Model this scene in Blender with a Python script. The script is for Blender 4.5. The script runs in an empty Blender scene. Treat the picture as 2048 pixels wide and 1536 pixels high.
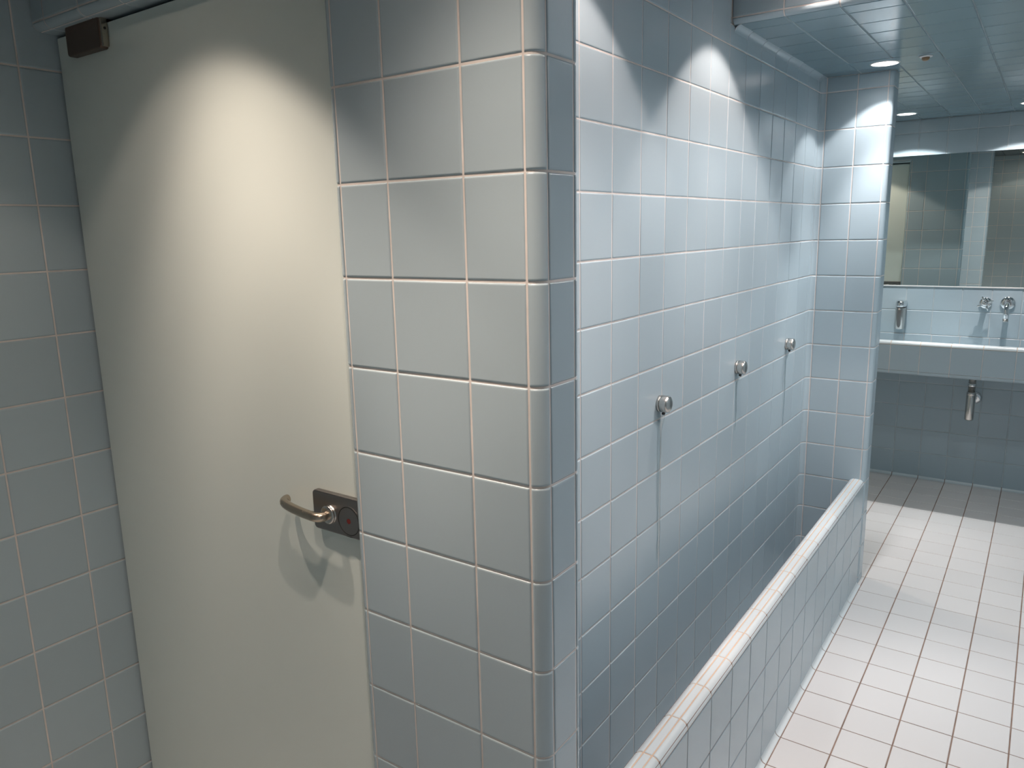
import bpy, math, random
import numpy as np
from mathutils import Matrix, Vector

# ---------------------------------------------------------------- clear
for coll in (bpy.data.objects, bpy.data.meshes, bpy.data.lights, bpy.data.cameras):
    for b in list(coll):
        coll.remove(b)
SC = bpy.context.scene
COL = SC.collection
P = 0.15          # one tile (with its joint) is 15 cm: all sizes below are in tiles
ZF = -10.2        # floor level, in tiles, measured from the joint at eye height
random.seed(4)

def W(x, y, z):
    return Vector((x * P, y * P, (z - ZF) * P))

# ---------------------------------------------------------------- camera
R0 = (0.8198183202286629, 0.5722344023908997, -0.021111857753012962)
R1 = (0.09681081911445069, -0.1748465339223917, -0.9798246551693395)
R2 = (-0.5643807111514733, 0.8012343466774599, -0.19874087295899023)
cam = bpy.data.cameras.new('camera')
cam.sensor_fit = 'HORIZONTAL'
cam.sensor_width = 36.0
cam.lens = 1521.35 / 2048.0 * 36.0
cam.clip_start = 0.02
cam.clip_end = 60
co = bpy.data.objects.new('camera', cam)
COL.objects.link(co)
m = Matrix.Identity(4)
for i in range(3):
    m[i][0] = R0[i]
    m[i][1] = -R1[i]
    m[i][2] = -R2[i]
m.translation = W(3.97997, -5.90342, 0.48387)
co.matrix_world = m
SC.camera = co

# ---------------------------------------------------------------- world and exposure
wd = bpy.data.worlds.new('world')
SC.world = wd
wd.use_nodes = True
wd.node_tree.nodes['Background'].inputs[0].default_value = (0.5, 0.6, 0.7, 1)
wd.node_tree.nodes['Background'].inputs[1].default_value = 0.0
SC.view_settings.view_transform = 'Standard'
SC.view_settings.look = 'None'
SC.view_settings.gamma = 1.0
SC.view_settings.use_curve_mapping = False
SC.view_settings.exposure = 0.0

ZL = 4.4          # low ceiling over the far half
ZH = 5.33         # higher ceiling over the near half
YSTEP = 10.0      # where it steps down
# ceiling downlights: x, y, ceiling height, distribution, colour, half angle, softness, label, category group
COOL = (1.05, 0.975, 0.955)
TEAL = (0.98, 1.01, 1.01)
BLUE = (0.88, 1.0, 1.05)
NEUT = (1.17, 0.955, 0.865)
WARM = (1.27, 1.02, 0.84)
ANG = [0, 6, 12, 18, 26, 36, 46, 65, 90]          # angles of the light distributions below, from straight down
WIDE = [6, 8, 12, 12, 4, 2.8, 2.6, 2.5, 2.5]
WASH = [6, 7, 12, 12, 3.5, 0.9, 1.4, 6, 6]
BEAM = [9, 9, 8, 6.5, 3.5, 4.4, 4.6, 4.5, 4.5]
NEAR = [6, 8, 13, 8, 3.2, 3.2, 3.4, 3, 3]
DOOR = [2, 3.5, 7.5, 10, 6.2, 1.7, 1.1, 1.0, 1.0]
PIER = [2, 2.5, 5, 10.5, 5.6, 0.9, 0.4, 0.3, 0.3]
AISLE = [10, 9, 9, 10, 6, 9, 12, 13, 13]  # wide spread made up to throw general light on the urinal wall
SOFT = [6, 4, 2, 1.5, 1, 1, 1, 1, 1]
DIM = [3, 4, 5.5, 5.5, 3.5, 3.2, 3.0, 3.0, 3.0]
BACK_FILL = [.8, .8, .8, .8, .8, .8, .8, .8, .8]
AIM = {(-5.0, -2.3): (-7.0, 10.0, 0.0)}                # swivel of adjustable lamps, degrees
DEEP, FLUSH = 0.28, 0.03                           # how far the lamp sits up inside its can
LAMPS = [
    (0.075, 16.3, ZL, WIDE, COOL, 45.2, 0.16, DEEP, 'white glowing round ceiling downlight just in front of the far tiled pier'),
    (-0.94, 26.99, ZL, WASH, TEAL, 60.5, 0.08, 0.12, 'white glowing round ceiling downlight above the soap dispenser, beyond the far pier'),
    (2.94, 26.99, ZL, WASH, COOL, 60.5, 0.08, 0.12, 'round ceiling downlight above the chrome tap and cross handle of the wash trough'),
    (0.075, 8.98, ZH, BEAM, NEUT, 45.4, 0.16, DEEP, 'round ceiling downlight over the middle of the urinal wall, near the ceiling step'),
    (0.075, 3.53, ZH, NEAR, NEUT, 45.4, 0.16, DEEP, 'round ceiling downlight over the near end of the urinal wall'),
    (0.075, -2.1, ZH, PIER, WARM, 46.0, 0.40, DEEP, 'round ceiling downlight in front of the near tiled pier'),
    (-5.0, -2.3, ZH, DOOR, WARM, 44.5, 0.22, DEEP, 'round ceiling downlight in front of the frosted glass door with the lever handle'),
    (5.0, 9.15, ZH, AISLE, COOL, 72.0, 0.3, FLUSH, 'round ceiling downlight over the aisle, nearest the ceiling step on the right'),
    (5.0, 16.3, ZL, DIM, BLUE, 57.0, 0.15, FLUSH, 'round ceiling downlight over the aisle in the lowered ceiling, right of the far pier'),
    (5.0, 3.53, ZH, SOFT, COOL, 72.0, 0.3, FLUSH, 'round ceiling downlight over the aisle, level with the near end of the curb'),
    (-4.9, 20.2, ZL, DIM, WARM, 57.0, 0.15, FLUSH, 'round ceiling downlight in front of the far glass door'),
    (1.8, -6.0, ZH, BACK_FILL, WARM, 57.0, 0.15, FLUSH, 'unseen ceiling downlight added behind the viewer to light the back wall'),  # added lamp, out of view, brightens the wall behind the camera
]

# ---------------------------------------------------------------- materials
def mat(name):
    mt = bpy.data.materials.new(name)
    mt.use_nodes = True
    nt = mt.node_tree
    return mt, nt, nt.nodes['Principled BSDF']

def glazed(name, col, rough, var=0.05, wav=0.02, scale=9.0, hue=0.0, spec=0.5, streak=False):
    """glazed ceramic: a little tone change from tile to tile and a gently uneven glaze"""
    mt, nt, b = mat(name)
    N, L = nt.nodes, nt.links
    geo = N.new('ShaderNodeNewGeometry')
    mr = N.new('ShaderNodeMapRange')
    mr.inputs['To Min'].default_value = 1 - var
    mr.inputs['To Max'].default_value = 1 + var
    L.new(geo.outputs['Random Per Island'], mr.inputs['Value'])
    hsv = N.new('ShaderNodeHueSaturation')
    hsv.inputs['Color'].default_value = (*col, 1)
    L.new(mr.outputs[0], hsv.inputs['Value'])
    L.new(hsv.outputs[0], b.inputs['Base Color'])
    tc = N.new('ShaderNodeTexCoord')
    nz = N.new('ShaderNodeTexNoise')
    nz.inputs['Scale'].default_value = scale
    nz.inputs['Detail'].default_value = 2
    if streak:
        mp = N.new('ShaderNodeMapping')
        mp.inputs['Scale'].default_value = (1, 3.0, 0.12)
        L.new(tc.outputs['Object'], mp.inputs['Vector'])
        L.new(mp.outputs[0], nz.inputs['Vector'])
    else:
        L.new(tc.outputs['Object'], nz.inputs['Vector'])
    bp = N.new('ShaderNodeBump')
    bp.inputs['Strength'].default_value = 0.12 if streak else 0.02
    bp.inputs['Distance'].default_value = wav * 0.02
    L.new(nz.outputs['Fac'], bp.inputs['Height'])
    L.new(bp.outputs[0], b.inputs['Normal'])
    r2 = N.new('ShaderNodeMapRange')
    r2.inputs['To Min'].default_value = rough - 0.005
    r2.inputs['To Max'].default_value = rough + 0.005
    L.new(nz.outputs['Fac'], r2.inputs['Value'])
    L.new(r2.outputs[0], b.inputs['Roughness'])
    b.inputs['Specular IOR Level'].default_value = spec
    return mt

def grout(name, col, var=0.12):
    mt, nt, b = mat(name)
    N, L = nt.nodes, nt.links
    tc = N.new('ShaderNodeTexCoord')
    nz = N.new('ShaderNodeTexNoise')
    nz.inputs['Scale'].default_value = 14
    nz.inputs['Detail'].default_value = 4
    L.new(tc.outputs['Object'], nz.inputs['Vector'])
    rp = N.new('ShaderNodeValToRGB')
    rp.color_ramp.elements[0].position = 0.3
    rp.color_ramp.elements[1].position = 0.7
    rp.color_ramp.elements[0].color = (*[c * (1 - var) for c in col], 1)
    rp.color_ramp.elements[1].color = (*[min(1, c * (1 + var)) for c in col], 1)
    L.new(nz.outputs['Fac'], rp.inputs['Fac'])
    L.new(rp.outputs[0], b.inputs['Base Color'])
    b.inputs['Roughness'].default_value = 0.85
    return mt

def metal(name, col, rough, brushed=False):
    mt, nt, b = mat(name)
    b.inputs['Metallic'].default_value = 1
    b.inputs['Base Color'].default_value = (*col, 1)
    b.inputs['Roughness'].default_value = rough
    N, L = nt.nodes, nt.links
    tc = N.new('ShaderNodeTexCoord')
    nz = N.new('ShaderNodeTexNoise')
    nz.inputs['Scale'].default_value = 60
    if brushed:
        mp = N.new('ShaderNodeMapping')
        mp.inputs['Scale'].default_value = (1, 1, 18)
        L.new(tc.outputs['Object'], mp.inputs['Vector'])
        L.new(mp.outputs[0], nz.inputs['Vector'])
    else:
        L.new(tc.outputs['Object'], nz.inputs['Vector'])
    mr = N.new('ShaderNodeMapRange')
    mr.inputs['To Min'].default_value = max(0.02, rough - 0.012)
    mr.inputs['To Max'].default_value = rough + 0.012
    L.new(nz.outputs['Fac'], mr.inputs['Value'])
    L.new(mr.outputs[0], b.inputs['Roughness'])
    return mt

def plain(name, col, rough, emit=0.0, ecol=None):
    mt, nt, b = mat(name)
    b.inputs['Base Color'].default_value = (*col, 1)
    b.inputs['Roughness'].default_value = rough
    if emit:
        b.inputs['Emission Color'].default_value = (*(ecol or col), 1)
        b.inputs['Emission Strength'].default_value = emit
    return mt

TILE = (0.415, 0.51, 0.562)
M_TILE = glazed('blue_glazed_tile', TILE, 0.27, var=0.035)
M_WET = glazed('blue_glazed_tile_wet', TILE, 0.25, var=0.035, wav=0.03, scale=10, streak=True)
M_CEIL = glazed('blue_glazed_ceiling_tile', (0.21, 0.31, 0.36), 0.17, var=0.03)
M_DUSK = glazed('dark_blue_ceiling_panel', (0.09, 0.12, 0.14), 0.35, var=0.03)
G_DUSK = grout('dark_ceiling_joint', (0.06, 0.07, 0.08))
M_WHITE = glazed('white_glazed_tile', (0.68, 0.75, 0.775), 0.28, var=0.03)
M_FLOOR = glazed('white_floor_tile', (0.69, 0.695, 0.695), 0.34, var=0.03)
G_WALL = grout('wall_grout', (0.71, 0.655, 0.62))
G_SINK = grout('pale_blue_grout', (0.52, 0.57, 0.585))
G_CEIL = grout('ceiling_grout', (0.30, 0.37, 0.40))
G_FLOOR = grout('floor_grout', (0.24, 0.165, 0.13), 0.3)
G_CURB = grout('coping_grout', (0.70, 0.51, 0.37))
M_CHROME = metal('chrome', (0.80, 0.80, 0.80), 0.08)
M_STEEL = metal('satin_steel', (0.62, 0.60, 0.57), 0.24)
M_BRONZE = metal('satin_nickel', (0.50, 0.43, 0.35), 0.27)
M_PLATE = metal('brushed_dark_plate', (0.30, 0.28, 0.27), 0.36, True)
M_HINGE = metal('dark_hinge_metal', (0.20, 0.14, 0.11), 0.4)
M_DARK = plain('black_rubber_and_groove_shade', (0.02, 0.02, 0.02), 0.6)
M_RED = plain('red_indicator', (0.16, 0.015, 0.012), 0.4)
M_RED2 = plain('brass_sensor', (0.28, 0.18, 0.10), 0.35)
M_TRIM = plain('white_lamp_trim', (0.75, 0.75, 0.74), 0.4)
M_BACK = plain('plaster', (0.35, 0.38, 0.4), 0.9)

def mirror_mat():
    mt, nt, b = mat('mirror_glass')
    b.inputs['Metallic'].default_value = 1
    b.inputs['Base Color'].default_value = (0.72, 0.78, 0.75, 1)
    b.inputs['Roughness'].default_value = 0.005
    return mt
M_MIRROR = mirror_mat()

def frosted():
    mt, nt, b = mat('frosted_glass')
    N, L = nt.nodes, nt.links
    b.inputs['Base Color'].default_value = (0.76, 0.835, 0.80, 1)
    b.inputs['Roughness'].default_value = 0.38
    tr = N.new('ShaderNodeBsdfTranslucent')
    tr.inputs['Color'].default_value = (0.7, 0.8, 0.74, 1)
    mx = N.new('ShaderNodeMixShader')
    mx.inputs[0].default_value = 0.06
    L.new(b.outputs[0], mx.inputs[1])
    L.new(tr.outputs[0], mx.inputs[2])
    L.new(mx.outputs[0], N['Material Output'].inputs['Surface'])
    return mt
M_FROST = frosted()

def water():
    mt, nt, b = mat('clear_water')
    N, L = nt.nodes, nt.links
    tp = N.new('ShaderNodeBsdfTransparent')
    tp.inputs['Color'].default_value = (0.96, 0.985, 0.985, 1)
    gl = N.new('ShaderNodeBsdfGlossy')
    gl.inputs['Roughness'].default_value = 0.06
    mx = N.new('ShaderNodeMixShader')
    mx.inputs[0].default_value = 0.24
    L.new(tp.outputs[0], mx.inputs[1])
    L.new(gl.outputs[0], mx.inputs[2])
    L.new(mx.outputs[0], N['Material Output'].inputs['Surface'])
    return mt
M_WATER = water()

# ---------------------------------------------------------------- mesh tools (tile units in, metres out)
class MB:
    def __init__(self):
        self.v, self.f, self.m, self.s, self.n = [], [], [], [], 0
    def add(self, verts, faces, mi=0, smooth=True):
        verts = np.asarray(verts, float).reshape(-1, 3)
        self.v.append(verts)
        for f in faces:
            self.f.append([i + self.n for i in f])
        self.m += [mi] * len(faces)
        self.s += [smooth] * len(faces)
        self.n += len(verts)
    def box(self, x0, x1, y0, y1, z0, z1, mi=0):
        vs = [(x, y, z) for x in (x0, x1) for y in (y0, y1) for z in (z0, z1)]
        fs = [(0, 1, 3, 2), (4, 6, 7, 5), (0, 4, 5, 1), (2, 3, 7, 6), (0, 2, 6, 4), (1, 5, 7, 3)]
        self.add(vs, fs, mi, False)
    def rbox(self, x0, x1, y0, y1, z0, z1, r, mi=0, axis='y', n=6):
        """box whose outline across the given axis has rounded corners, with a small edge bevel at the ends"""
        ax = 'xyz'.index(axis)
        lo, hi = [x0, y0, z0], [x1, y1, z1]
        ua, va = [a for a in range(3) if a != ax]
        def ring(inset):
            pts = []
            rr = max(r - inset, 1e-4)
            for (sx, sy, a0) in ((1, 1, 0), (-1, 1, 90), (-1, -1, 180), (1, -1, 270)):
                cu = (hi[ua] - r) if sx > 0 else (lo[ua] + r)
                cv = (hi[va] - r) if sy > 0 else (lo[va] + r)
                for k in range(n + 1):
                    a = math.radians(a0 + 90 * k / n)
                    pts.append((cu + rr * math.cos(a), cv + rr * math.sin(a)))
            return pts
        b = min(r * 0.5, (hi[ax] - lo[ax]) * 0.25, 0.02)
        levels = [(lo[ax], b), (lo[ax] + b * 0.3, b * 0.3), (lo[ax] + b, 0), (hi[ax] - b, 0), (hi[ax] - b * 0.3, b * 0.3), (hi[ax], b)]
        vs = []
        for (h, ins) in levels:
            for (u, v) in ring(ins):
                q = [0, 0, 0]
                q[ax], q[ua], q[va] = h, u, v
                vs.append(q)
        k = 4 * (n + 1)
        fs = []
        for l in range(len(levels) - 1):
            for i in range(k):
                j = (i + 1) % k
                fs.append((l * k + i, l * k + j, (l + 1) * k + j, (l + 1) * k + i))
        fs.append(tuple(range(k - 1, -1, -1)))
        fs.append(tuple(range((len(levels) - 1) * k, len(levels) * k)))
        self.add(vs, fs, mi, False)
    def lathe(self, c, axis, prof, n=32, mi=0, cap=True, smooth=True):
        """prof: list of (radius, height along axis)"""
        a = Vector(axis).normalized()
        u = a.orthogonal().normalized()
        w = a.cross(u)
        c = Vector(c)
        vs, fs = [], []
        for (r, h) in prof:
            for i in range(n):
                t = 2 * math.pi * i / n
                vs.append(c + a * h + (u * math.cos(t) + w * math.sin(t)) * r)
        for l in range(len(prof) - 1):
            for i in range(n):
                j = (i + 1) % n
                fs.append((l * n + i, l * n + j, (l + 1) * n + j, (l + 1) * n + i))
        if cap:
            fs.append(tuple(range(n - 1, -1, -1)))
            fs.append(tuple(range((len(prof) - 1) * n, len(prof) * n)))
        self.add([tuple(p) for p in vs], fs, mi, smooth)
    def tube(self, pts, rad, n=20, mi=0, sq=1.0):
        pts = [Vector(p) for p in pts]
        if not hasattr(rad, '__len__'):
            rad = [rad] * len(pts)
        vs, fs = [], []
        T = []
        for i in range(len(pts)):
            T.append((pts[min(i + 1, len(pts) - 1)] - pts[max(i - 1, 0)]).normalized())
        u = T[0].orthogonal().normalized()
        for i, p in enumerate(pts):
            u = (u - T[i] * u.dot(T[i])).normalized()
            w = T[i].cross(u)
            for k in range(n):
                t = 2 * math.pi * k / n
                vs.append(p + (u * math.cos(t) + w * math.sin(t) * sq) * rad[i])
        for l in range(len(pts) - 1):
            for i in range(n):
                j = (i + 1) % n
                fs.append((l * n + i, l * n + j, (l + 1) * n + j, (l + 1) * n + i))
        fs.append(tuple(range(n - 1, -1, -1)))
        fs.append(tuple(range((len(pts) - 1) * n, len(pts) * n)))
        self.add([tuple(p) for p in vs], fs, mi, True)
    def build(self, name, mats, parent=None, origin=None):
        """origin: tile coordinates of the object's own origin (the parent's, for a part)"""
        v = np.concatenate(self.v)
        o = np.array(origin if origin is not None else (0, 0, ZF), float)
        v = (v - o) * P
        me = bpy.data.meshes.new(name)
        me.from_pydata(v.tolist(), [], self.f)
        if not isinstance(mats, (list, tuple)):
            mats = [mats]
        for mm in mats:
            me.materials.append(mm)
        me.polygons.foreach_set('material_index', np.array(self.m, dtype=np.int32))
        me.polygons.foreach_set('use_smooth', np.array(self.s, dtype=bool))
        me.update()
        ob = bpy.data.objects.new(name, me)
        COL.objects.link(ob)
        if parent is not None:
            ob.parent = parent
        else:
            ob.location = W(*o)
        return ob

def empty(name, at, label=None, cat=None, group=None, kind=None):
    o = bpy.data.objects.new(name, None)
    o.empty_display_size = 0.05
    COL.objects.link(o)
    o.location = W(*at)
    tag(o, label, cat, group, kind)
    return o

def tag(o, label=None, cat=None, group=None, kind=None):
    if label: o['label'] = label
    if cat: o['category'] = cat
    if group: o['group'] = group
    if kind: o['kind'] = kind
    return o

def struct(o):
    o['kind'] = 'structure'
    return o

# ---- tiling of any surface M(s, t) -> position, normal
def tiles(mb, M, sj, tj, ns=None, nt=None, g=0.02, b=0.016, d=0.022, tilt=0.0016, skip=None, mi_t=0, mi_g=1, gd=0.010):
    """raised bevelled tiles between the joints sj x tj, on a recessed bed of grout"""
    ns, nt = ns or {}, nt or {}
    def samples(a, c, k, e0, e1):
        a, c = a + (g / 2 if e0 else 0), c - (g / 2 if e1 else 0)
        bb = min(b, (c - a) * 0.3)
        lo = [(a, d), (a + bb * .22, bb * .38), (a + bb, 0.0), (a + 1.7 * bb, 0.0)]
        hi = [(c - 1.7 * bb, 0.0), (c - bb, 0.0), (c - bb * .22, bb * .38), (c, d)]
        mid = [(a + 1.7 * bb + (c - a - 3.4 * bb) * (i + 1) / (k + 1), 0.0) for i in range(k)]
        return lo + mid + hi
    for i in range(len(sj) - 1):
        S = samples(sj[i], sj[i + 1], ns.get(i, 0), True, True)
        for j in range(len(tj) - 1):
            if skip and skip(0.5 * (sj[i] + sj[i + 1]), 0.5 * (tj[j] + tj[j + 1])):
                continue
            T = samples(tj[j], tj[j + 1], nt.get(j, 0), True, True)
            a1, a2 = random.uniform(-tilt, tilt), random.uniform(-tilt, tilt)
            vs = []
            for (s, os_) in S:
                for (t, ot) in T:
                    p, n = M(s, t)
                    off = -max(os_, ot)
                    off += a1 * (2 * (s - sj[i]) / (sj[i + 1] - sj[i]) - 1) + a2 * (2 * (t - tj[j]) / (tj[j + 1] - tj[j]) - 1)
                    vs.append((p[0] + n[0] * off, p[1] + n[1] * off, p[2] + n[2] * off))
            k = len(T)
            fs = []
            for a in range(len(S) - 1):
                for c in range(k - 1):
                    fs.append((a * k + c, (a + 1) * k + c, (a + 1) * k + c + 1, a * k + c + 1))
            mb.add(vs, fs, mi_t, True)
    # grout bed
    gs = []
    for i in range(len(sj) - 1):
        k = ns.get(i, 0) + 1
        gs += [sj[i] + (sj[i + 1] - sj[i]) * q / k for q in range(k)]
    gs.append(sj[-1])
    gt = []
    for j in range(len(tj) - 1):
        k = nt.get(j, 0) + 1
        gt += [tj[j] + (tj[j + 1] - tj[j]) * q / k for q in range(k)]
    gt.append(tj[-1])
    if skip:
        for i in range(len(gs) - 1):
            for j in range(len(gt) - 1):
                if skip(0.5 * (gs[i] + gs[i + 1]), 0.5 * (gt[j] + gt[j + 1])):
                    continue
                vs = []
                for s, t in ((gs[i], gt[j]), (gs[i + 1], gt[j]), (gs[i + 1], gt[j + 1]), (gs[i], gt[j + 1])):
                    p, n = M(s, t)
                    vs.append((p[0] - n[0] * gd, p[1] - n[1] * gd, p[2] - n[2] * gd))
                mb.add(vs, [(0, 1, 2, 3)], mi_g, True)
        return
    vs = []
    for s in gs:
        for t in gt:
            p, n = M(s, t)
            vs.append((p[0] - n[0] * gd, p[1] - n[1] * gd, p[2] - n[2] * gd))
    k = len(gt)
    fs = [(a * k + c, (a + 1) * k + c, (a + 1) * k + c + 1, a * k + c + 1) for a in range(len(gs) - 1) for c in range(k - 1)]
    mb.add(vs, fs, mi_g, True)

class Path:
    """plan outline with rounded corners; the room lies on its right-hand side"""
    def __init__(self, pts, rad):
        self.seg = []
        s = 0.0
        self.corner = {}
        pts = [np.array(p, float) for p in pts]
        prev = pts[0]
        for i in range(1, len(pts) - 1):
            a = (pts[i] - pts[i - 1]); a /= np.linalg.norm(a)
            b_ = (pts[i + 1] - pts[i]); b_ /= np.linalg.norm(b_)
            r = rad[i - 1]
            q0, q1 = pts[i] - a * r, pts[i] + b_ * r
            L = np.linalg.norm(q0 - prev)
            self.seg.append(('l', s, s + L, prev, a)); s += L
            turn = a[0] * b_[1] - a[1] * b_[0]
            cen = q0 + b_ * r
            L = r * math.pi / 2
            self.seg.append(('a', s, s + L, cen, a, b_, r, turn))
            self.corner[i] = (s, s + L)
            s += L
            prev = q1
        a = (pts[-1] - prev); L = np.linalg.norm(a)
        self.seg.append(('l', s, s + L, prev, a / L)); s += L
        self.len = s
    def at(self, s):
        for sg in self.seg:
            if s <= sg[2] + 1e-9:
                break
        if sg[0] == 'l':
            p = sg[3] + sg[4] * (s - sg[1])
            t = sg[4]
        else:
            _, s0, s1, cen, a, b_, r, turn = sg
            th = (s - s0) / r
            p = cen - b_ * r * math.cos(th) + a * r * math.sin(th)
            t = a * math.cos(th) + b_ * math.sin(th)
        return p, np.array((t[1], -t[0]))
    def wall(self):
        def M(s, z):
            p, n = self.at(s)
            return (p[0], p[1], z), (n[0], n[1], 0.0)
        return M

def rows(z0, z1, off=0.0):
    r = [z0]
    k = math.floor(z0) + 1 + off
    while k < z1 - 0.05:
        if k > z0 + 0.05:
            r.append(k)
        k += 1
    r.append(z1)
    return r

# ---------------------------------------------------------------- large structure
XL = -8.757       # left wall
XR = 8.2          # right wall
YB = -8.6         # wall behind the camera
YS = 29.15        # wall with the wash trough
XO, XU = 0.165, -1.655
YT = 17.3         # front of the far pier
YT2 = 18.08       # back of the far pier
XD = -2.52        # door jamb
XD2 = -2.58
DY1, DY2 = 0.31, 17.77

path = Path([(XD, 0.78), (XD, 0.0), (XO, 0.0), (XO, 0.78), (XU, 0.78), (XU, YT), (XO, YT), (XO, YT2), (XD2, YT2), (XD2, YT)],
            [0.12, 0.155, 0.155, 0.13, 0.13, 0.135, 0.135, 0.12])
c = path.corner
M = path.wall()
def cells(js, ncurve=5):
    """joint positions and how many extra cuts each curved cell needs"""
    js = sorted(js)
    ns = {}
    for i in range(len(js) - 1):
        mid = 0.5 * (js[i] + js[i + 1])
        for (a, b_) in c.values():
            if a - 1e-6 <= mid <= b_ + 1e-6:
                ns[i] = ncurve
    return js, ns
zr_h = rows(ZF, ZH)
zr_l = rows(ZF, ZL)
def s_x(i, x, x0):   # arc position on the straight run after corner i
    return c[i][1] + (x - x0)

# near pier: jamb, front face, outer side, back
js = [0.0, c[1][0], c[1][1], c[1][1] + (-1.696 + 2.40), c[1][1] + (-0.701 + 2.40), c[2][0], c[2][1], c[3][0], c[3][1],
      c[3][1] + 0.79, c[4][0]]
js, ns = cells(js)
mb = MB()
tiles(mb, M, js, zr_h, ns)
struct(mb.build('wall_near_pier', [M_TILE, G_WALL]))

# urinal wall, with the coved corners at both ends
u0 = c[4][1] - (0.78 + 0.13)      # s = u0 + y
js = [c[4][0], c[4][1]] + [u0 + 1.9 + i for i in range(16) if u0 + 1.9 + i < c[5][0] - 0.1] + [c[5][0], c[5][1]]
js, ns = cells(js)
mb = MB()
tiles(mb, M, [j for j in js if j < u0 + YSTEP + 0.1], zr_h, {k: v for k, v in ns.items() if js[k] < u0 + 2})
js2 = [j for j in js if j > u0 + YSTEP - 0.9]
tiles(mb, M, js2, zr_l, {i: 5 for i in range(len(js2) - 1) if js2[i] >= c[5][0] - 1e-6})
struct(mb.build('wall_urinal', [M_WET, G_WALL]))

# far pier
js = [c[5][1], c[5][1] + (-0.73 + 1.525), c[6][0], c[6][1]]
js += [c[7][0], c[7][1], c[7][1] + 0.77, c[7][1] + 1.77, c[8][0], c[8][1], path.len]
js, ns = cells(js)
mb = MB()
tiles(mb, M, js, zr_l, ns)
struct(mb.build('wall_far_pier', [M_TILE, G_WALL]))

def flat_wall(name, M, sj, tj, slab, mats=None, skip=None):
    mb = MB()
    tiles(mb, M, sj, tj, skip=skip)
    for bx in slab:
        mb.box(*bx, mi=2)
    return struct(mb.build(name, (mats or [M_TILE, G_WALL]) + [M_BACK]))

# left wall (runs on into the two cubicles behind the glass doors)
yj = [YB] + [-0.267 + i for i in range(-9, 30) if YB + 0.1 < -0.267 + i < YS - 0.1] + [YS]
flat_wall('wall_left', lambda s, t: ((XL, s, t), (1, 0, 0)), [y for y in yj if y <= YSTEP], zr_h, [(XL - 0.8, XL - 0.03, YB, YSTEP, ZF, ZH + 0.3)])
flat_wall('wall_left_far', lambda s, t: ((XL, s, t), (1, 0, 0)), [y for y in yj if y >= YSTEP - 1], zr_l, [(XL - 0.8, XL - 0.03, YSTEP, YS + 0.8, ZF, ZL + 0.3)])
# right wall
rj = [YB] + [float(i) for i in range(-9, 30) if YB + 0.1 < i < YS - 0.1] + [YS]
flat_wall('wall_right', lambda s, t: ((XR, s, t), (-1, 0, 0)), [y for y in rj if y <= YSTEP], zr_h, [(XR + 0.03, XR + 0.8, YB, YSTEP, ZF, ZH + 0.3)])
flat_wall('wall_right_far', lambda s, t: ((XR, s, t), (-1, 0, 0)), [y for y in rj if y >= YSTEP], zr_l, [(XR + 0.03, XR + 0.8, YSTEP, YS + 0.8, ZF, ZL + 0.3)])
# wall behind the camera
xj = [XL] + [0.257 + i for i in range(-9, 9) if XL + 0.1 < 0.257 + i < XR - 0.1] + [XR]
flat_wall('wall_back', lambda s, t: ((s, YB, t), (0, 1, 0)), xj, zr_h, [(XL - 0.8, XR + 0.8, YB - 0.8, YB - 0.03, ZF, ZH + 0.3)])
# wall of the wash trough
zs = [ZF] + [i - 0.10 for i in range(-10, 5) if ZF + 0.15 < i - 0.10 < ZL - 0.15] + [ZL]
flat_wall('wall_sink', lambda s, t: ((s, YS, t), (0, -1, 0)), xj, zs, [(XL - 0.8, XR + 0.8, YS + 0.03, YS + 0.8, ZF, ZL + 0.3)], [M_TILE, G_SINK])
# partition between the two cubicles, behind the glass doors
mb = MB()
mb.box(XL, -2.0, 9.8, 10.2, ZF, ZH)
struct(mb.build('wall_cubicle', M_TILE))

# floor
mb = MB()
fx = [XL] + [0.26 + i for i in range(-9, 9) if XL + 0.1 < 0.26 + i < XR - 0.1] + [XR]
fy = [YB] + [i + 0.0 for i in range(-9, 30) if YB + 0.1 < i < YS - 0.1] + [YS]
def in_solid(x, y):
    if XU - 0.9 < x < -0.27 and 0.8 < y < YT: return True
    if -2.3 < x < -0.5 and (0.1 < y < 0.7 or YT + 0.1 < y < YT2 - 0.1): return True
    if x < XU and 0.8 < y < YT: return True
    return False
tiles(mb, lambda s, t: ((s, t, ZF), (0, 0, 1)), fx, fy, g=0.024, b=0.010, tilt=0.001, skip=in_solid)
mb.box(XL - 0.8, XR + 0.8, YB - 0.8, YS + 0.8, ZF - 1.0, ZF - 0.03, mi=2)
struct(mb.build('floor', [M_FLOOR, G_FLOOR, M_BACK]))

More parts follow.
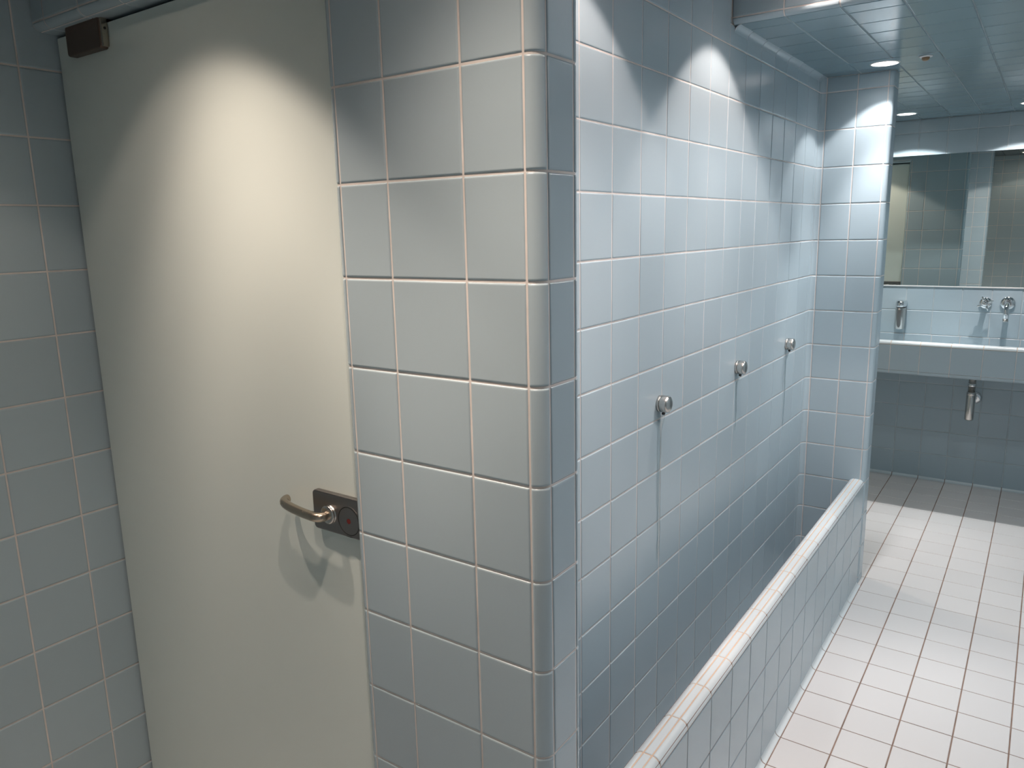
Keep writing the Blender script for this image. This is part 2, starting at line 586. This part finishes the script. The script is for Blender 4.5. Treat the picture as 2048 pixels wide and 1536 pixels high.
# ceilings, with round holes left for the downlights
RAP = 0.31
def ceiling(name, x0, x1, y0, y1, z, xs, ys, mats):
    mb = MB()
    here = [(l[0], l[1]) for l in LAMPS if l[2] == z]
    blocks = []
    for (lx, ly) in here:
        e = RAP + 0.06
        bx0 = max(q for q in xs if q <= lx - e); bx1 = min(q for q in xs if q >= lx + e)
        by0 = max(q for q in ys if q <= ly - e); by1 = min(q for q in ys if q >= ly + e)
        blocks.append((bx0, bx1, by0, by1))
        # plain panel with a round opening
        n = 64
        vs, fs = [], []
        for i in range(n):
            a = 2 * math.pi * i / n
            cx, sy = math.cos(a), math.sin(a)
            t = 1e9
            if cx > 1e-9: t = min(t, (bx1 - lx) / cx)
            if cx < -1e-9: t = min(t, (bx0 - lx) / cx)
            if sy > 1e-9: t = min(t, (by1 - ly) / sy)
            if sy < -1e-9: t = min(t, (by0 - ly) / sy)
            vs.append((lx + RAP * cx, ly + RAP * sy, z))
            vs.append((lx + t * cx, ly + t * sy, z))
        vs += [(bx1, by1, z), (bx0, by1, z), (bx0, by0, z), (bx1, by0, z)]
        for i in range(n):
            j = (i + 1) % n
            fs.append((2 * i, 2 * j, 2 * j + 1, 2 * i + 1))
            a0, a1 = 2 * math.pi * i / n, 2 * math.pi * (i + 1) / n
            for q, (px, py) in enumerate(((bx1, by1), (bx0, by1), (bx0, by0), (bx1, by0))):
                ac = math.atan2(py - ly, px - lx) % (2 * math.pi)
                if a0 < ac < a1:
                    fs.append((2 * i + 1, 2 * j + 1, 2 * n + q))
        mb.add(vs, fs, 0, False)
    def skip(cx, cy):
        return any(b_[0] < cx < b_[1] and b_[2] < cy < b_[3] for b_ in blocks)
    tiles(mb, lambda s, t: ((s, t, z), (0, 0, -1)), xs, ys, g=0.024, b=0.012, tilt=0.002, skip=skip)
    mb.box(x0 - 0.8, x1 + 0.8, y0, y1, z + 0.55, z + 0.9, mi=2)
    return struct(mb.build(name, mats + [M_BACK]))
cxj = [XL] + [0.34 + i * 1.01 for i in range(-9, 9) if XL + 0.1 < 0.34 + i * 1.01 < XR - 0.1] + [XR]
ceiling('ceiling', XL, XR, YSTEP, YS + 0.8, ZL, cxj, [YSTEP + 0.12] + [10.7 + i for i in range(0, 19) if 10.7 + i < YS - .1] + [YS], [M_CEIL, G_CEIL])
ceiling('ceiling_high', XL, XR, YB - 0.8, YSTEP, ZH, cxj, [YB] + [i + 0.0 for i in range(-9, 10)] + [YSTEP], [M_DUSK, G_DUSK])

# the tiled step between the two ceilings, with a rounded lower edge
def profile_yz(pts, rad):
    pp = Path(pts, rad)
    def Mx(s, x):
        p, n = pp.at(s)
        return (x, p[0], p[1]), (0.0, n[0], n[1])
    return pp, Mx
pp, Mx = profile_yz([(YSTEP, ZH), (YSTEP, ZL), (YSTEP + 0.3, ZL)], [0.12])
cc = pp.corner[1]
mb = MB()
tiles(mb, lambda s, t: Mx(s, t), [0, cc[0], cc[1], pp.len - 0.18], cxj, {1: 5}, None)
struct(mb.build('trim_1', [M_TILE, G_WALL]))

# coved strip between urinal wall and low ceiling
def cove_M(r, f):
    def Mc(s, t):
        a = t / r
        return f(s, r * (1 - math.sin(a)), r * (1 - math.cos(a)), math.sin(a), math.cos(a))
    return Mc
rc = 0.15
mb = MB()
tiles(mb, lambda s, t: ((XU + rc - rc * math.cos(t / rc), s, ZL - rc + rc * math.sin(t / rc)), (math.cos(t / rc), 0, -math.sin(t / rc))),
      [YSTEP + 0.12] + [10.9 + i for i in range(0, 7)] + [YT], [0.0, rc * math.pi / 2], None, {0: 5}, g=0.018)
struct(mb.build('trim_2', [M_TILE, G_WALL]))

# tiled lintels over the glass doors
ZD = 3.52
for (nm, yy, dr, zz) in (('trim_3', 0.0, 1, ZH), ('trim_4', YT2, -1, ZL)):
    pp, Mx = profile_yz([(yy, zz), (yy, ZD), (yy + dr * 0.9, ZD)], [0.12])
    cc = pp.corner[1]
    mb = MB()
    sgn = 1 if dr > 0 else -1
    lj = [XL] + [-2.4 - i for i in range(6, -1, -1) if -2.4 - i > XL + 0.1]
    lj[-1] = XD + 0.1
    zj = [0.0] + ([cc[0] - 1.0] if cc[0] > 1.2 else []) + [cc[0], cc[1], pp.len]
    tiles(mb, lambda s, t: (Mx(s, t)[0], tuple(sgn * np.array(Mx(s, t)[1]))), zj, lj, {len(zj) - 3: 5}, None)
    struct(mb.build(nm, [M_TILE, G_WALL]))

# coved skirting tiles: along the curb and under the wash trough
rb = 0.115
mb = MB()
tiles(mb, lambda s, t: ((0.15 + rb - rb * math.cos(t / rb), s, ZF + rb - rb * math.sin(t / rb)), (math.cos(t / rb), 0, math.sin(t / rb))),
      [0.78] + [float(i) for i in range(2, 17)] + [YT + 0.02], [0.0, rb * math.pi / 2], None, {0: 6}, g=0.018)
struct(mb.build('baseboard_curb', [M_WHITE, G_FLOOR]))
mb = MB()
tiles(mb, lambda s, t: ((s, YS - rb + rb * math.cos(t / rb), ZF + rb - rb * math.sin(t / rb)), (0, -math.cos(t / rb), math.sin(t / rb))),
      xj, [0.0, rb * math.pi / 2], None, {0: 6}, g=0.018)
struct(mb.build('baseboard_sink', [M_WHITE, G_FLOOR]))

# ---------------------------------------------------------------- glass doors
def glass_door(idx, y, d):
    """d = +1: seen from smaller y; -1: the far door that faces the wash room"""
    root = empty('door_%d' % idx, (XL + 0.05, y, ZF), kind='structure')
    O = (XL + 0.05, y, ZF)
    x0, x1 = XL + 0.05, (XD if d > 0 else XD2) - 0.03
    root['label'] = ('frosted greenish glass cubicle door with lever handle beside the near tiled pier' if d > 0 else
                     'frosted greenish glass cubicle door seen only in the mirror, beyond the far pier')
    mb = MB()
    ya, yb = (y, y + 0.07) if d > 0 else (y - 0.07, y)
    mb.rbox(x0, x1, ya, yb, ZF + 0.06, ZD - 0.05, 0.02, axis='z', n=3)
    mb.build('glass_panel', M_FROST, root, O)
    def yy(a):
        return y - d * a
    for (za, zb) in ((3.12, 3.54), (ZF + 0.03, ZF + 0.45)):
        mb = MB()
        y0, y1 = sorted((yy(0.115), yy(-0.16)))
        mb.rbox(-8.22, -7.27, y0, y1, za, zb, 0.05, axis='y')
        hg = mb.build('patch_hinge', M_HINGE, root, O)
        mb = MB()
        mb.rbox(-7.268, -7.22, min(yy(0.10), yy(0.012)), max(yy(0.10), yy(0.012)), za + 0.02, zb - 0.02, 0.012, axis='y', n=3)
        mb.lathe((-7.222, yy(0.055), (za + zb) / 2 + .05), (1, 0, 0), [(0.018, 0), (0.018, 0.006), (0.008, 0.007)], 12, 1)
        mb.build('end_cap', [M_BRONZE, M_DARK], hg, O)
    mb = MB()
    y0, y1 = sorted((yy(0.002), yy(0.09)))
    mb.rbox(-3.52, -2.56, y0, y1, -3.25, -2.725, 0.06, axis='y')
    pl = mb.build('handle_plate', M_PLATE, root, O)
    tag(pl, 'dark brushed metal lock plate')
    hx, hz = -3.2, -3.0
    mb = MB()
    mb.lathe((hx, yy(0.088), hz), (0, -d, 0), [(0.125, 0), (0.125, 0.012), (0.11, 0.02), (0.11, 0.03), (0.12, 0.034), (0.12, 0.05), (0.105, 0.058), (0.07, 0.06)], 32)
    mb.build('rose_ring', M_STEEL, pl, O)
    pts = [(hx, yy(0.10), hz), (hx, yy(0.16), hz), (hx, yy(0.21), hz), (hx - .02, yy(0.245), hz), (hx - 0.07, yy(0.268), hz + .002), (hx - 0.15, yy(0.275), hz + .005),
           (hx - 0.35, yy(0.27), hz + .015), (hx - 0.55, yy(0.255), hz + .03), (hx - 0.68, yy(0.23), hz + .042), (hx - 0.76, yy(0.19), hz + .05), (hx - 0.795, yy(0.14), hz + .055), (hx - 0.80, yy(0.09), hz + .055)]
    mb = MB()
    # smooth the bend points
    def cr(pts, k=5):
        out = []
        for i in range(len(pts) - 1):
            p0, p1, p2, p3 = [Vector(pts[min(max(q, 0), len(pts) - 1)]) for q in (i - 1, i, i + 1, i + 2)]
            for q in range(k):
                t = q / k
                out.append(0.5 * ((2 * p1) + (p2 - p0) * t + (2 * p0 - 5 * p1 + 4 * p2 - p3) * t * t + (3 * p1 - p0 - 3 * p2 + p3) * t ** 3))
        out.append(Vector(pts[-1]))
        return out
    cp = cr(pts)
    rr = [0.064 - 0.006 * i / len(cp) for i in range(len(cp))]
    rr[-1] *= 0.75
    rr[-2] *= 0.95
    mb.tube(cp, rr, 24)
    mb.build('lever', M_BRONZE, pl, O)
    mb = MB()
    cx = -2.86
    mb.lathe((cx, yy(0.088), hz - 0.03), (0, -d, 0), [(0.20, 0), (0.20, 0.008), (0.188, 0.008), (0.188, 0.001), (0.176, 0.001), (0.176, 0.006), (0.036, 0.006), (0.036, 0.001)], 56, 0, True, False)
    mb.lathe((cx, yy(0.094), hz - 0.03), (0, -d, 0), [(0.034, -0.004), (0.034, -0.001)], 20, 1, True, False)
    mb.lathe((cx, yy(0.0885), hz - 0.03), (0, -d, 0), [(0.212, 0), (0.212, 0.001), (0.199, 0.001)], 56, 2, False, False)
    mb.lathe((cx, yy(0.090), hz - 0.03), (0, -d, 0), [(0.187, 0), (0.177, 0.0005)], 56, 2, False, False)  # both black rings paint in the shade of the disc's grooves
    mb.build('lock_indicator', [M_PLATE, M_RED, M_DARK], pl, O)
    return root
glass_door(1, DY1, 1)
glass_door(2, DY2, -1)

# ---------------------------------------------------------------- urinal curb
CX0, CX1, CT = -0.265, 0.15, -6.9
root = empty('urinal_curb', (CX1, 9.0, ZF), 'low blue-tiled curb with rounded white coping in front of the urinal wall', 'curb')
O = (CX1, 9.0, ZF)
rcb = 0.14
mb = MB()
yc = [0.78] + [float(i) for i in range(2, 17)] + [YT + 0.01]
zc = [ZF + 0.1, -9.088, -8.07, -7.05]
tiles(mb, lambda s, t: ((CX1, s, t), (1, 0, 0)), yc, zc, g=0.016)
tiles(mb, lambda s, t: ((CX0, s, t), (-1, 0, 0)), yc, [-9.6] + zc[1:], g=0.016)
mb.box(CX0 + 0.02, CX1 - 0.02, 0.80, YT - 0.02, ZF + 0.005, CT - 0.06, mi=1)
mb.build('tiled_body', [M_TILE, G_FLOOR], root, O)
cop = Path([(CX1, -7.05), (CX1, CT), (CX0, CT), (CX0, -7.05)], [rcb, rcb])
def Mcop(s, y):
    p, n = cop.at(s)
    return (p[0], y, p[1]), (n[0], 0.0, n[1])
k1, k2 = cop.corner[1], cop.corner[2]
mb = MB()
tiles(mb, Mcop, [0.0, k1[1], k2[0], cop.len], yc, {0: 8, 2: 8}, None, g=0.016, tilt=0.001)
cpo = mb.build('coping', [M_WHITE, G_CURB], root, O)
tag(cpo, 'rounded white coping tiles with tan joints')
mb = MB()
tiles(mb, lambda s, t: ((s, t, -9.75 + 0.12 * (s + 0.96) ** 2), (0, 0, 1)), [XU, -0.96, CX0], [0.78] + [float(i) for i in range(2, 17)] + [YT], {0: 3, 1: 3}, g=0.016)
struct(mb.build('floor_gutter', [M_TILE, G_WALL]))

# ---------------------------------------------------------------- flush spouts on the urinal wall
def spout(y, label):
    at = (XU, y, -2.70)
    r = empty('flush_spout', at, label, 'flush spout', 'steel flush spouts on the urinal wall')
    mb = MB()
    mb.lathe(at, (1, 0, 0), [(0.155, 0.0), (0.155, 0.04), (0.150, 0.046)], 36)
    mb.build('base_ring', M_STEEL, r, at)
    mb = MB()
    mb.lathe(at, (1, 0, 0), [(0.147, 0.04), (0.147, 0.05), (0.158, 0.054), (0.160, 0.15), (0.157, 0.178), (0.148, 0.198), (0.120, 0.214), (0.080, 0.225), (0.03, 0.229)], 36)
    mb.build('cap', M_STEEL, r, at)
    mb = MB()
    mb.tube([(XU + 0.10, y, -2.83), (XU + 0.09, y, -2.87), (XU + 0.08, y, -2.90)], [0.035, 0.032, 0.028], 14)
    mb.build('nozzle', M_DARK, r, at)
    return r
spout(6.78, 'domed steel flush spout nearest the tiled pier, water running below it')
spout(11.02, 'domed steel flush spout in the middle of the row of three on the urinal wall')
spout(15.02, 'domed steel flush spout nearest the inner corner of the far pier')

def trickle(y, ln, w, label, seed):
    rnd = random.Random(seed)
    n = 26
    pts, rad = [], []
    for i in range(n):
        t = i / (n - 1)
        z = -2.89 - ln * t
        x = XU + max(0.012, 0.085 * (1 - t * 7) if t < 0.14 else 0.012)
        pts.append((x, y + 0.02 * math.sin(t * 9 + seed) * (0.3 + t) + 0.03 * t, z))
        rad.append(w * (1.0 - 0.5 * t) * (0.85 + 0.3 * rnd.random()) if t < 0.95 else w * 0.25)
    mb = MB()
    # flat film: wide along the wall, thin across it
    k = 14
    vs, fs = [], []
    for (p, r_) in zip(pts, rad):
        for q in range(k):
            a = 2 * math.pi * q / k
            vs.append((p[0] + 0.22 * r_ * math.sin(a), p[1] + r_ * math.cos(a), p[2]))
    for l in range(n - 1):
        for q in range(k):
            q2 = (q + 1) % k
            fs.append((l * k + q, l * k + q2, (l + 1) * k + q2, (l + 1) * k + q))
    mb.add(vs, fs, 0, True)
    o = mb.build('water_trickle', M_WATER, None, (XU, y, -2.9))
    tag(o, label, 'water')
trickle(6.78, 2.9, 0.085, 'clear water running down the tiles under the nearest flush spout', 1)
trickle(11.02, 1.3, 0.05, 'short clear water trickle under the middle flush spout', 2)
trickle(15.02, 2.2, 0.05, 'thin clear water trickle under the flush spout beside the far pier', 3)

# ---------------------------------------------------------------- wash trough
BY, BT, BB = 25.9, -3.98, -5.12
root = empty('wash_trough', (2.0, BY, BB), 'long wall-hung blue-tiled wash trough with rounded white front edge', 'wash trough')
O = (2.0, BY, BB)
bx = [XL + 0.02] + [0.305 + 1.01 * i for i in range(-8, 8)] + [XR - 0.02]
mb = MB()
tiles(mb, lambda s, t: ((s, BY, t), (0, -1, 0)), bx, [BB + 0.02, BT - 0.125], g=0.014)
low = Path([(BY, BB + 0.03), (BY, BB - 0.12), (YS - 0.02, BB - 0.12)], [0.12])
def Mlow(s, x):
    p, n = low.at(s)
    return (x, p[0], p[1]), (0.0, n[0], n[1])
kk = low.corner[1]
tiles(mb, lambda s, t: (Mlow(s, t)[0], tuple(np.array(Mlow(s, t)[1]) * -1)) if Mlow(kk[0], 0)[1][1] > 0 else Mlow(s, t),
      [0.0, kk[1], kk[1] + 1.0, kk[1] + 2.0, low.len], bx, {0: 6}, None, g=0.014)
mb.build('tiled_front', [M_TILE, G_WALL], root, O)
rn = 0.13
nose = Path([(BY - 0.005, BT - 0.13), (BY - 0.005, BT), (BY + 0.36, BT), (BY + 0.36, BT - 0.2)], [rn, 0.08])
def Mn(s, x):
    p, n = nose.at(s)
    return (x, p[0], p[1]), (0.0, -n[0], -n[1])
n1, n2 = nose.corner[1], nose.corner[2]
mb = MB()
tiles(mb, Mn, [0.0, n1[1], n2[0], nose.len], bx, {0: 8, 2: 6}, None, g=0.012, tilt=0.001)
o = mb.build('rim', [M_WHITE, G_CURB], root, O)
tag(o, 'rounded white tiled front rim')
mb = MB()
bas = Path([(BY + 0.36, BT - 0.15), (BY + 0.36, BT - 0.85), (YS - 0.03, BT - 0.85), (YS - 0.03, BT - 0.1)], [0.2, 0.2])
def Mb(s, x):
    p, n = bas.at(s)
    return (x, p[0], p[1]), (0.0, -n[0], -n[1])
b1, b2 = bas.corner[1], bas.corner[2]
tiles(mb, Mb, [0.0, b1[0], b1[1], b1[1] + 1.0, b1[1] + 2.0, b2[0], b2[1], bas.len], bx, {1: 5, 5: 5}, None, g=0.014)
mb.build('basin_lining', [M_TILE, G_WALL], root, O)

# soap dispenser
at = (-0.89, YS, -3.3)
root = empty('soap_dispenser', at, 'steel wall soap dispenser left of the tap, above the wash trough', 'soap dispenser')
mb = MB()
def hull(z, w, dep, inset=0.0):
    k = 20
    pts = []
    for i in range(k + 1):
        a = math.pi * i / k
        pts.append((at[0] + (w - inset) * math.cos(a), YS - 0.10 - (dep - 0.10 - inset) * math.sin(a) ** 0.8, z))
    return [(at[0] + w - inset, YS - 0.02, z)] + pts + [(at[0] - w + inset, YS - 0.02, z)]
def loft(mb, rings, mi=0):
    k = len(rings[0])
    vs = [p for r_ in rings for p in r_]
    fs = []
    for l in range(len(rings) - 1):
        for i in range(k):
            j = (i + 1) % k
            fs.append((l * k + i, l * k + j, (l + 1) * k + j, (l + 1) * k + i))
    fs.append(tuple(range(k - 1, -1, -1)))
    fs.append(tuple(range((len(rings) - 1) * k, len(rings) * k)))
    mb.add(vs, fs, mi, True)
loft(mb, [hull(-3.88, 0.185, 0.40, 0.02), hull(-3.86, 0.185, 0.40), hull(-3.4, 0.19, 0.44), hull(-3.02, 0.20, 0.48), hull(-3.0, 0.20, 0.48, 0.02)])
mb.build('body', M_STEEL, root, at)
mb = MB()
loft(mb, [hull(-3.0, 0.16, 0.42), hull(-2.96, 0.16, 0.42)])
mb.build('neck', M_DARK, root, at)
mb = MB()
loft(mb, [hull(-2.96, 0.21, 0.52, 0.02), hull(-2.94, 0.21, 0.52), hull(-2.78, 0.21, 0.52), hull(-2.72, 0.19, 0.47), hull(-2.69, 0.14, 0.38)])
mb.build('push_cap', M_CHROME, root, at)
mb = MB()
vs, fs = [], []
nn = 18
for i in range(nn + 1):        # long U-shaped groove in the front
    z = -3.80 + 0.72 * i / nn
    w = 0.075 * math.sqrt(max(0.02, 1 - max(0, (-3.62 - z) / 0.19) ** 2))
    yfr = YS - 0.40 - 0.08 * ((z + 3.86) / 0.84) - 0.006
    vs += [(at[0] - w, yfr + 0.012, z), (at[0], yfr, z), (at[0] + w, yfr + 0.012, z)]
for i in range(nn):
    fs += [(i * 3, i * 3 + 1, i * 3 + 4, i * 3 + 3), (i * 3 + 1, i * 3 + 2, i * 3 + 5, i * 3 + 4)]
mb.add(vs, fs, 0, True)
mb.build('front_groove', M_PLATE, root, at)

# tap: cross handle and spout
at = (2.07, YS, -2.72)
root = empty('cross_tap_handle', at, 'chrome cross-shaped tap handle on the tiles left of the spout', 'tap handle')
mb = MB()
mb.lathe(at, (0, -1, 0), [(0.22, 0.0), (0.22, 0.03), (0.20, 0.06), (0.12, 0.08)], 36)
mb.build('rosette', M_CHROME, root, at)
mb = MB()
mb.lathe(at, (0, -1, 0), [(0.09, 0.06), (0.085, 0.25), (0.10, 0.27), (0.10, 0.38), (0.075, 0.42), (0.03, 0.43)], 28)
mb.build('hub', M_CHROME, root, at)
mb = MB()
for a in (25, 115, 205, 295):
    dx, dz = math.cos(math.radians(a)), math.sin(math.radians(a))
    mb.tube([(at[0] + dx * 0.05, YS - 0.33, at[2] + dz * 0.05), (at[0] + dx * 0.2, YS - 0.33, at[2] + dz * 0.2), (at[0] + dx * 0.28, YS - 0.33, at[2] + dz * 0.28), (at[0] + dx * 0.295, YS - 0.33, at[2] + dz * 0.295)], [0.042, 0.036, 0.032, 0.02], 14)
mb.build('cross_spokes', M_CHROME, root, at)

at = (2.80, YS, -2.70)
root = empty('tap_spout', at, 'chrome curved tap spout on the tiles right of the cross handle', 'tap spout')
mb = MB()
mb.lathe(at, (0, -1, 0), [(0.25, 0.0), (0.25, 0.03), (0.235, 0.06), (0.15, 0.085), (0.10, 0.09)], 36)
mb.build('rosette', M_CHROME, root, at)
mb = MB()
pts = [(at[0], YS - 0.05, at[2]), (at[0], YS - 0.5, at[2])]
for i in range(1, 9):
    a = math.pi / 2 * i / 8
    pts.append((at[0], YS - 0.5 - 0.3 * math.sin(a), at[2] - 0.3 * (1 - math.cos(a))))
pts.append((at[0], YS - 0.8, at[2] - 0.55))
mb.tube(pts, 0.085, 22)
mb.build('spout_pipe', M_CHROME, root, at)
mb = MB()
mb.lathe((at[0], YS - 0.8, at[2] - 0.54), (0, 0, -1), [(0.09, 0), (0.092, 0.09), (0.08, 0.10), (0.05, 0.10)], 22)
mb.build('aerator', M_STEEL, root, at)

# drain trap under the trough
tx, ty = 2.0, 27.35
at = (tx, ty, BB - 0.12)
root = empty('drain_trap', at, 'chrome bottle trap drain pipe hanging under the wash trough', 'drain pipe')
mb = MB()
mb.lathe((tx, ty, BB - 0.13), (0, 0, -1), [(0.21, 0.0), (0.21, 0.05), (0.15, 0.09), (0.125, 0.10), (0.125, 0.75)], 32)
mb.build('tail_pipe', M_STEEL, root, at)
mb = MB()
mb.lathe((tx, ty, BB - 0.50), (0, 0, -1), [(0.135, 0.0), (0.15, 0.02), (0.15, 0.10), (0.135, 0.12)], 32)
mb.build('compression_nut', M_CHROME, root, at)
mb = MB()
mb.lathe((tx, ty, BB - 0.85), (0, 0, -1), [(0.12, -0.02), (0.155, 0.0), (0.155, 0.09), (0.148, 0.10), (0.148, 0.12), (0.155, 0.13), (0.155, 1.05), (0.14, 1.08), (0.05, 1.09)], 32)
mb.build('trap_cup', M_STEEL, root, at)
mb = MB()
mb.tube([(tx, ty + 0.10, -6.52), (tx + .01, ty + 0.8, -6.52), (tx + 0.02, YS - 0.01, -6.52)], 0.105, 24)
mb.build('wall_pipe', M_CHROME, root, at)
mb = MB()
mb.lathe((tx + 0.02, YS, -6.52), (0, -1, 0), [(0.26, 0.0), (0.25, 0.05), (0.19, 0.09), (0.11, 0.10)], 32)
mb.build('wall_rosette', M_CHROME, root, at)

# mirror
mb = MB()
mb.box(-6.0, XR - 0.4, YS - 0.022, YS - 0.004, -2.09, 3.03)
o = mb.build('mirror', M_MIRROR, None, (1.1, YS, -2.09))
mb = MB()
mb.rbox(-6.0, XR - 0.4, YS - 0.03, YS - 0.004, -2.145, -2.092, 0.012, axis='x', n=3)
mb.build('bottom_rail', M_TRIM, o, (1.1, YS, -2.09))
tag(o, 'wide frameless wall mirror above the wash trough', 'mirror')

# sensor on the ceiling
at = (1.03, 16.0, ZL)
root = empty('ceiling_sensor', at, 'small brass-coloured round sensor on the ceiling right of the downlight', 'ceiling sensor')
mb = MB()
mb.lathe(at, (0, 0, -1), [(0.15, 0.0), (0.15, 0.02), (0.12, 0.035)], 28)
mb.build('flange', M_TRIM, root, at)
mb = MB()
mb.lathe((at[0], at[1], ZL - 0.03), (0, 0, -1), [(0.09, 0.0), (0.085, 0.05), (0.05, 0.08), (0.015, 0.085)], 24)
mb.build('sensor_head', M_RED2, root, at)

# ---------------------------------------------------------------- downlights
# light distributions of the reflectors, as photometric tables
def photometry(name, cd):
    t = bpy.data.texts.new(name)
    t.write('IESNA:LM-63-2002\nTILT=NONE\n1 1000 1 %d 1 1 2 0 0 0\n1 1 100\n' % len(ANG)
            + ' '.join(str(a) for a in ANG) + '\n0\n' + ' '.join(str(v * 100) for v in cd) + '\n')
    return t
for i, (x, y, z, cd, colr, half, soft, deep, label) in enumerate(LAMPS):
    at = (x, y, z)
    root = empty('downlight', at, label, 'ceiling light', 'round ceiling downlights')
    mb = MB()
    mb.lathe(at, (0, 0, -1), [(0.305, -0.02), (0.305, 0.006), (0.312, 0.014), (0.345, 0.010), (0.355, 0.0), (0.355, -0.02)], 48, cap=False)
    mb.build('trim_ring', M_TRIM, root, at)
    mb = MB()
    mb.lathe(at, (0, 0, 1), [(0.308, -0.004), (0.308, deep + 0.10), (0.001, deep + 0.12)], 48, cap=False)
    mb.build('reflector_can', M_TRIM, root, at)
    mb = MB()
    mb.lathe((x, y, z + deep), (0, 0, 1), [(0.285, 0.05), (0.29, 0.06), (0.285, 0.07)], 40)
    em = plain('lamp_glow_%d' % i, (0.9, 0.9, 0.9), 0.4, 45.0, colr)
    mb.build('lens', em, root, at)
    ld = bpy.data.lights.new('lamp', 'SPOT')
    ld.energy = 20
    ld.color = colr
    ld.spot_size = math.radians(2 * half)
    ld.spot_blend = soft
    ld.shadow_soft_size = (0.10 if deep > 0.1 else 0.15) * P
    ld.use_nodes = True
    lt = ld.node_tree
    le = lt.nodes.get('Emission') or lt.nodes.new('ShaderNodeEmission')
    li = lt.nodes.new('ShaderNodeTexIES')
    li.mode = 'INTERNAL'
    li.ies = photometry('photometry_%d' % i, cd)
    li.inputs['Strength'].default_value = 0.03
    lt.links.new(li.outputs['Fac'], le.inputs['Strength'])
    if (x, y) in AIM:                    # adjustable lamp, swivelled inside its fixed can
        tcn = lt.nodes.new('ShaderNodeTexCoord')
        vr = lt.nodes.new('ShaderNodeVectorRotate')
        vr.rotation_type = 'EULER_XYZ'
        vr.inputs['Rotation'].default_value = [math.radians(q) for q in AIM[(x, y)]]
        lt.links.new(tcn.outputs['Normal'], vr.inputs['Vector'])
        lt.links.new(vr.outputs[0], li.inputs['Vector'])
    lo = bpy.data.objects.new('lamp', ld)
    COL.objects.link(lo)
    lo.parent = root
    lo.location = (0, 0, deep * P)
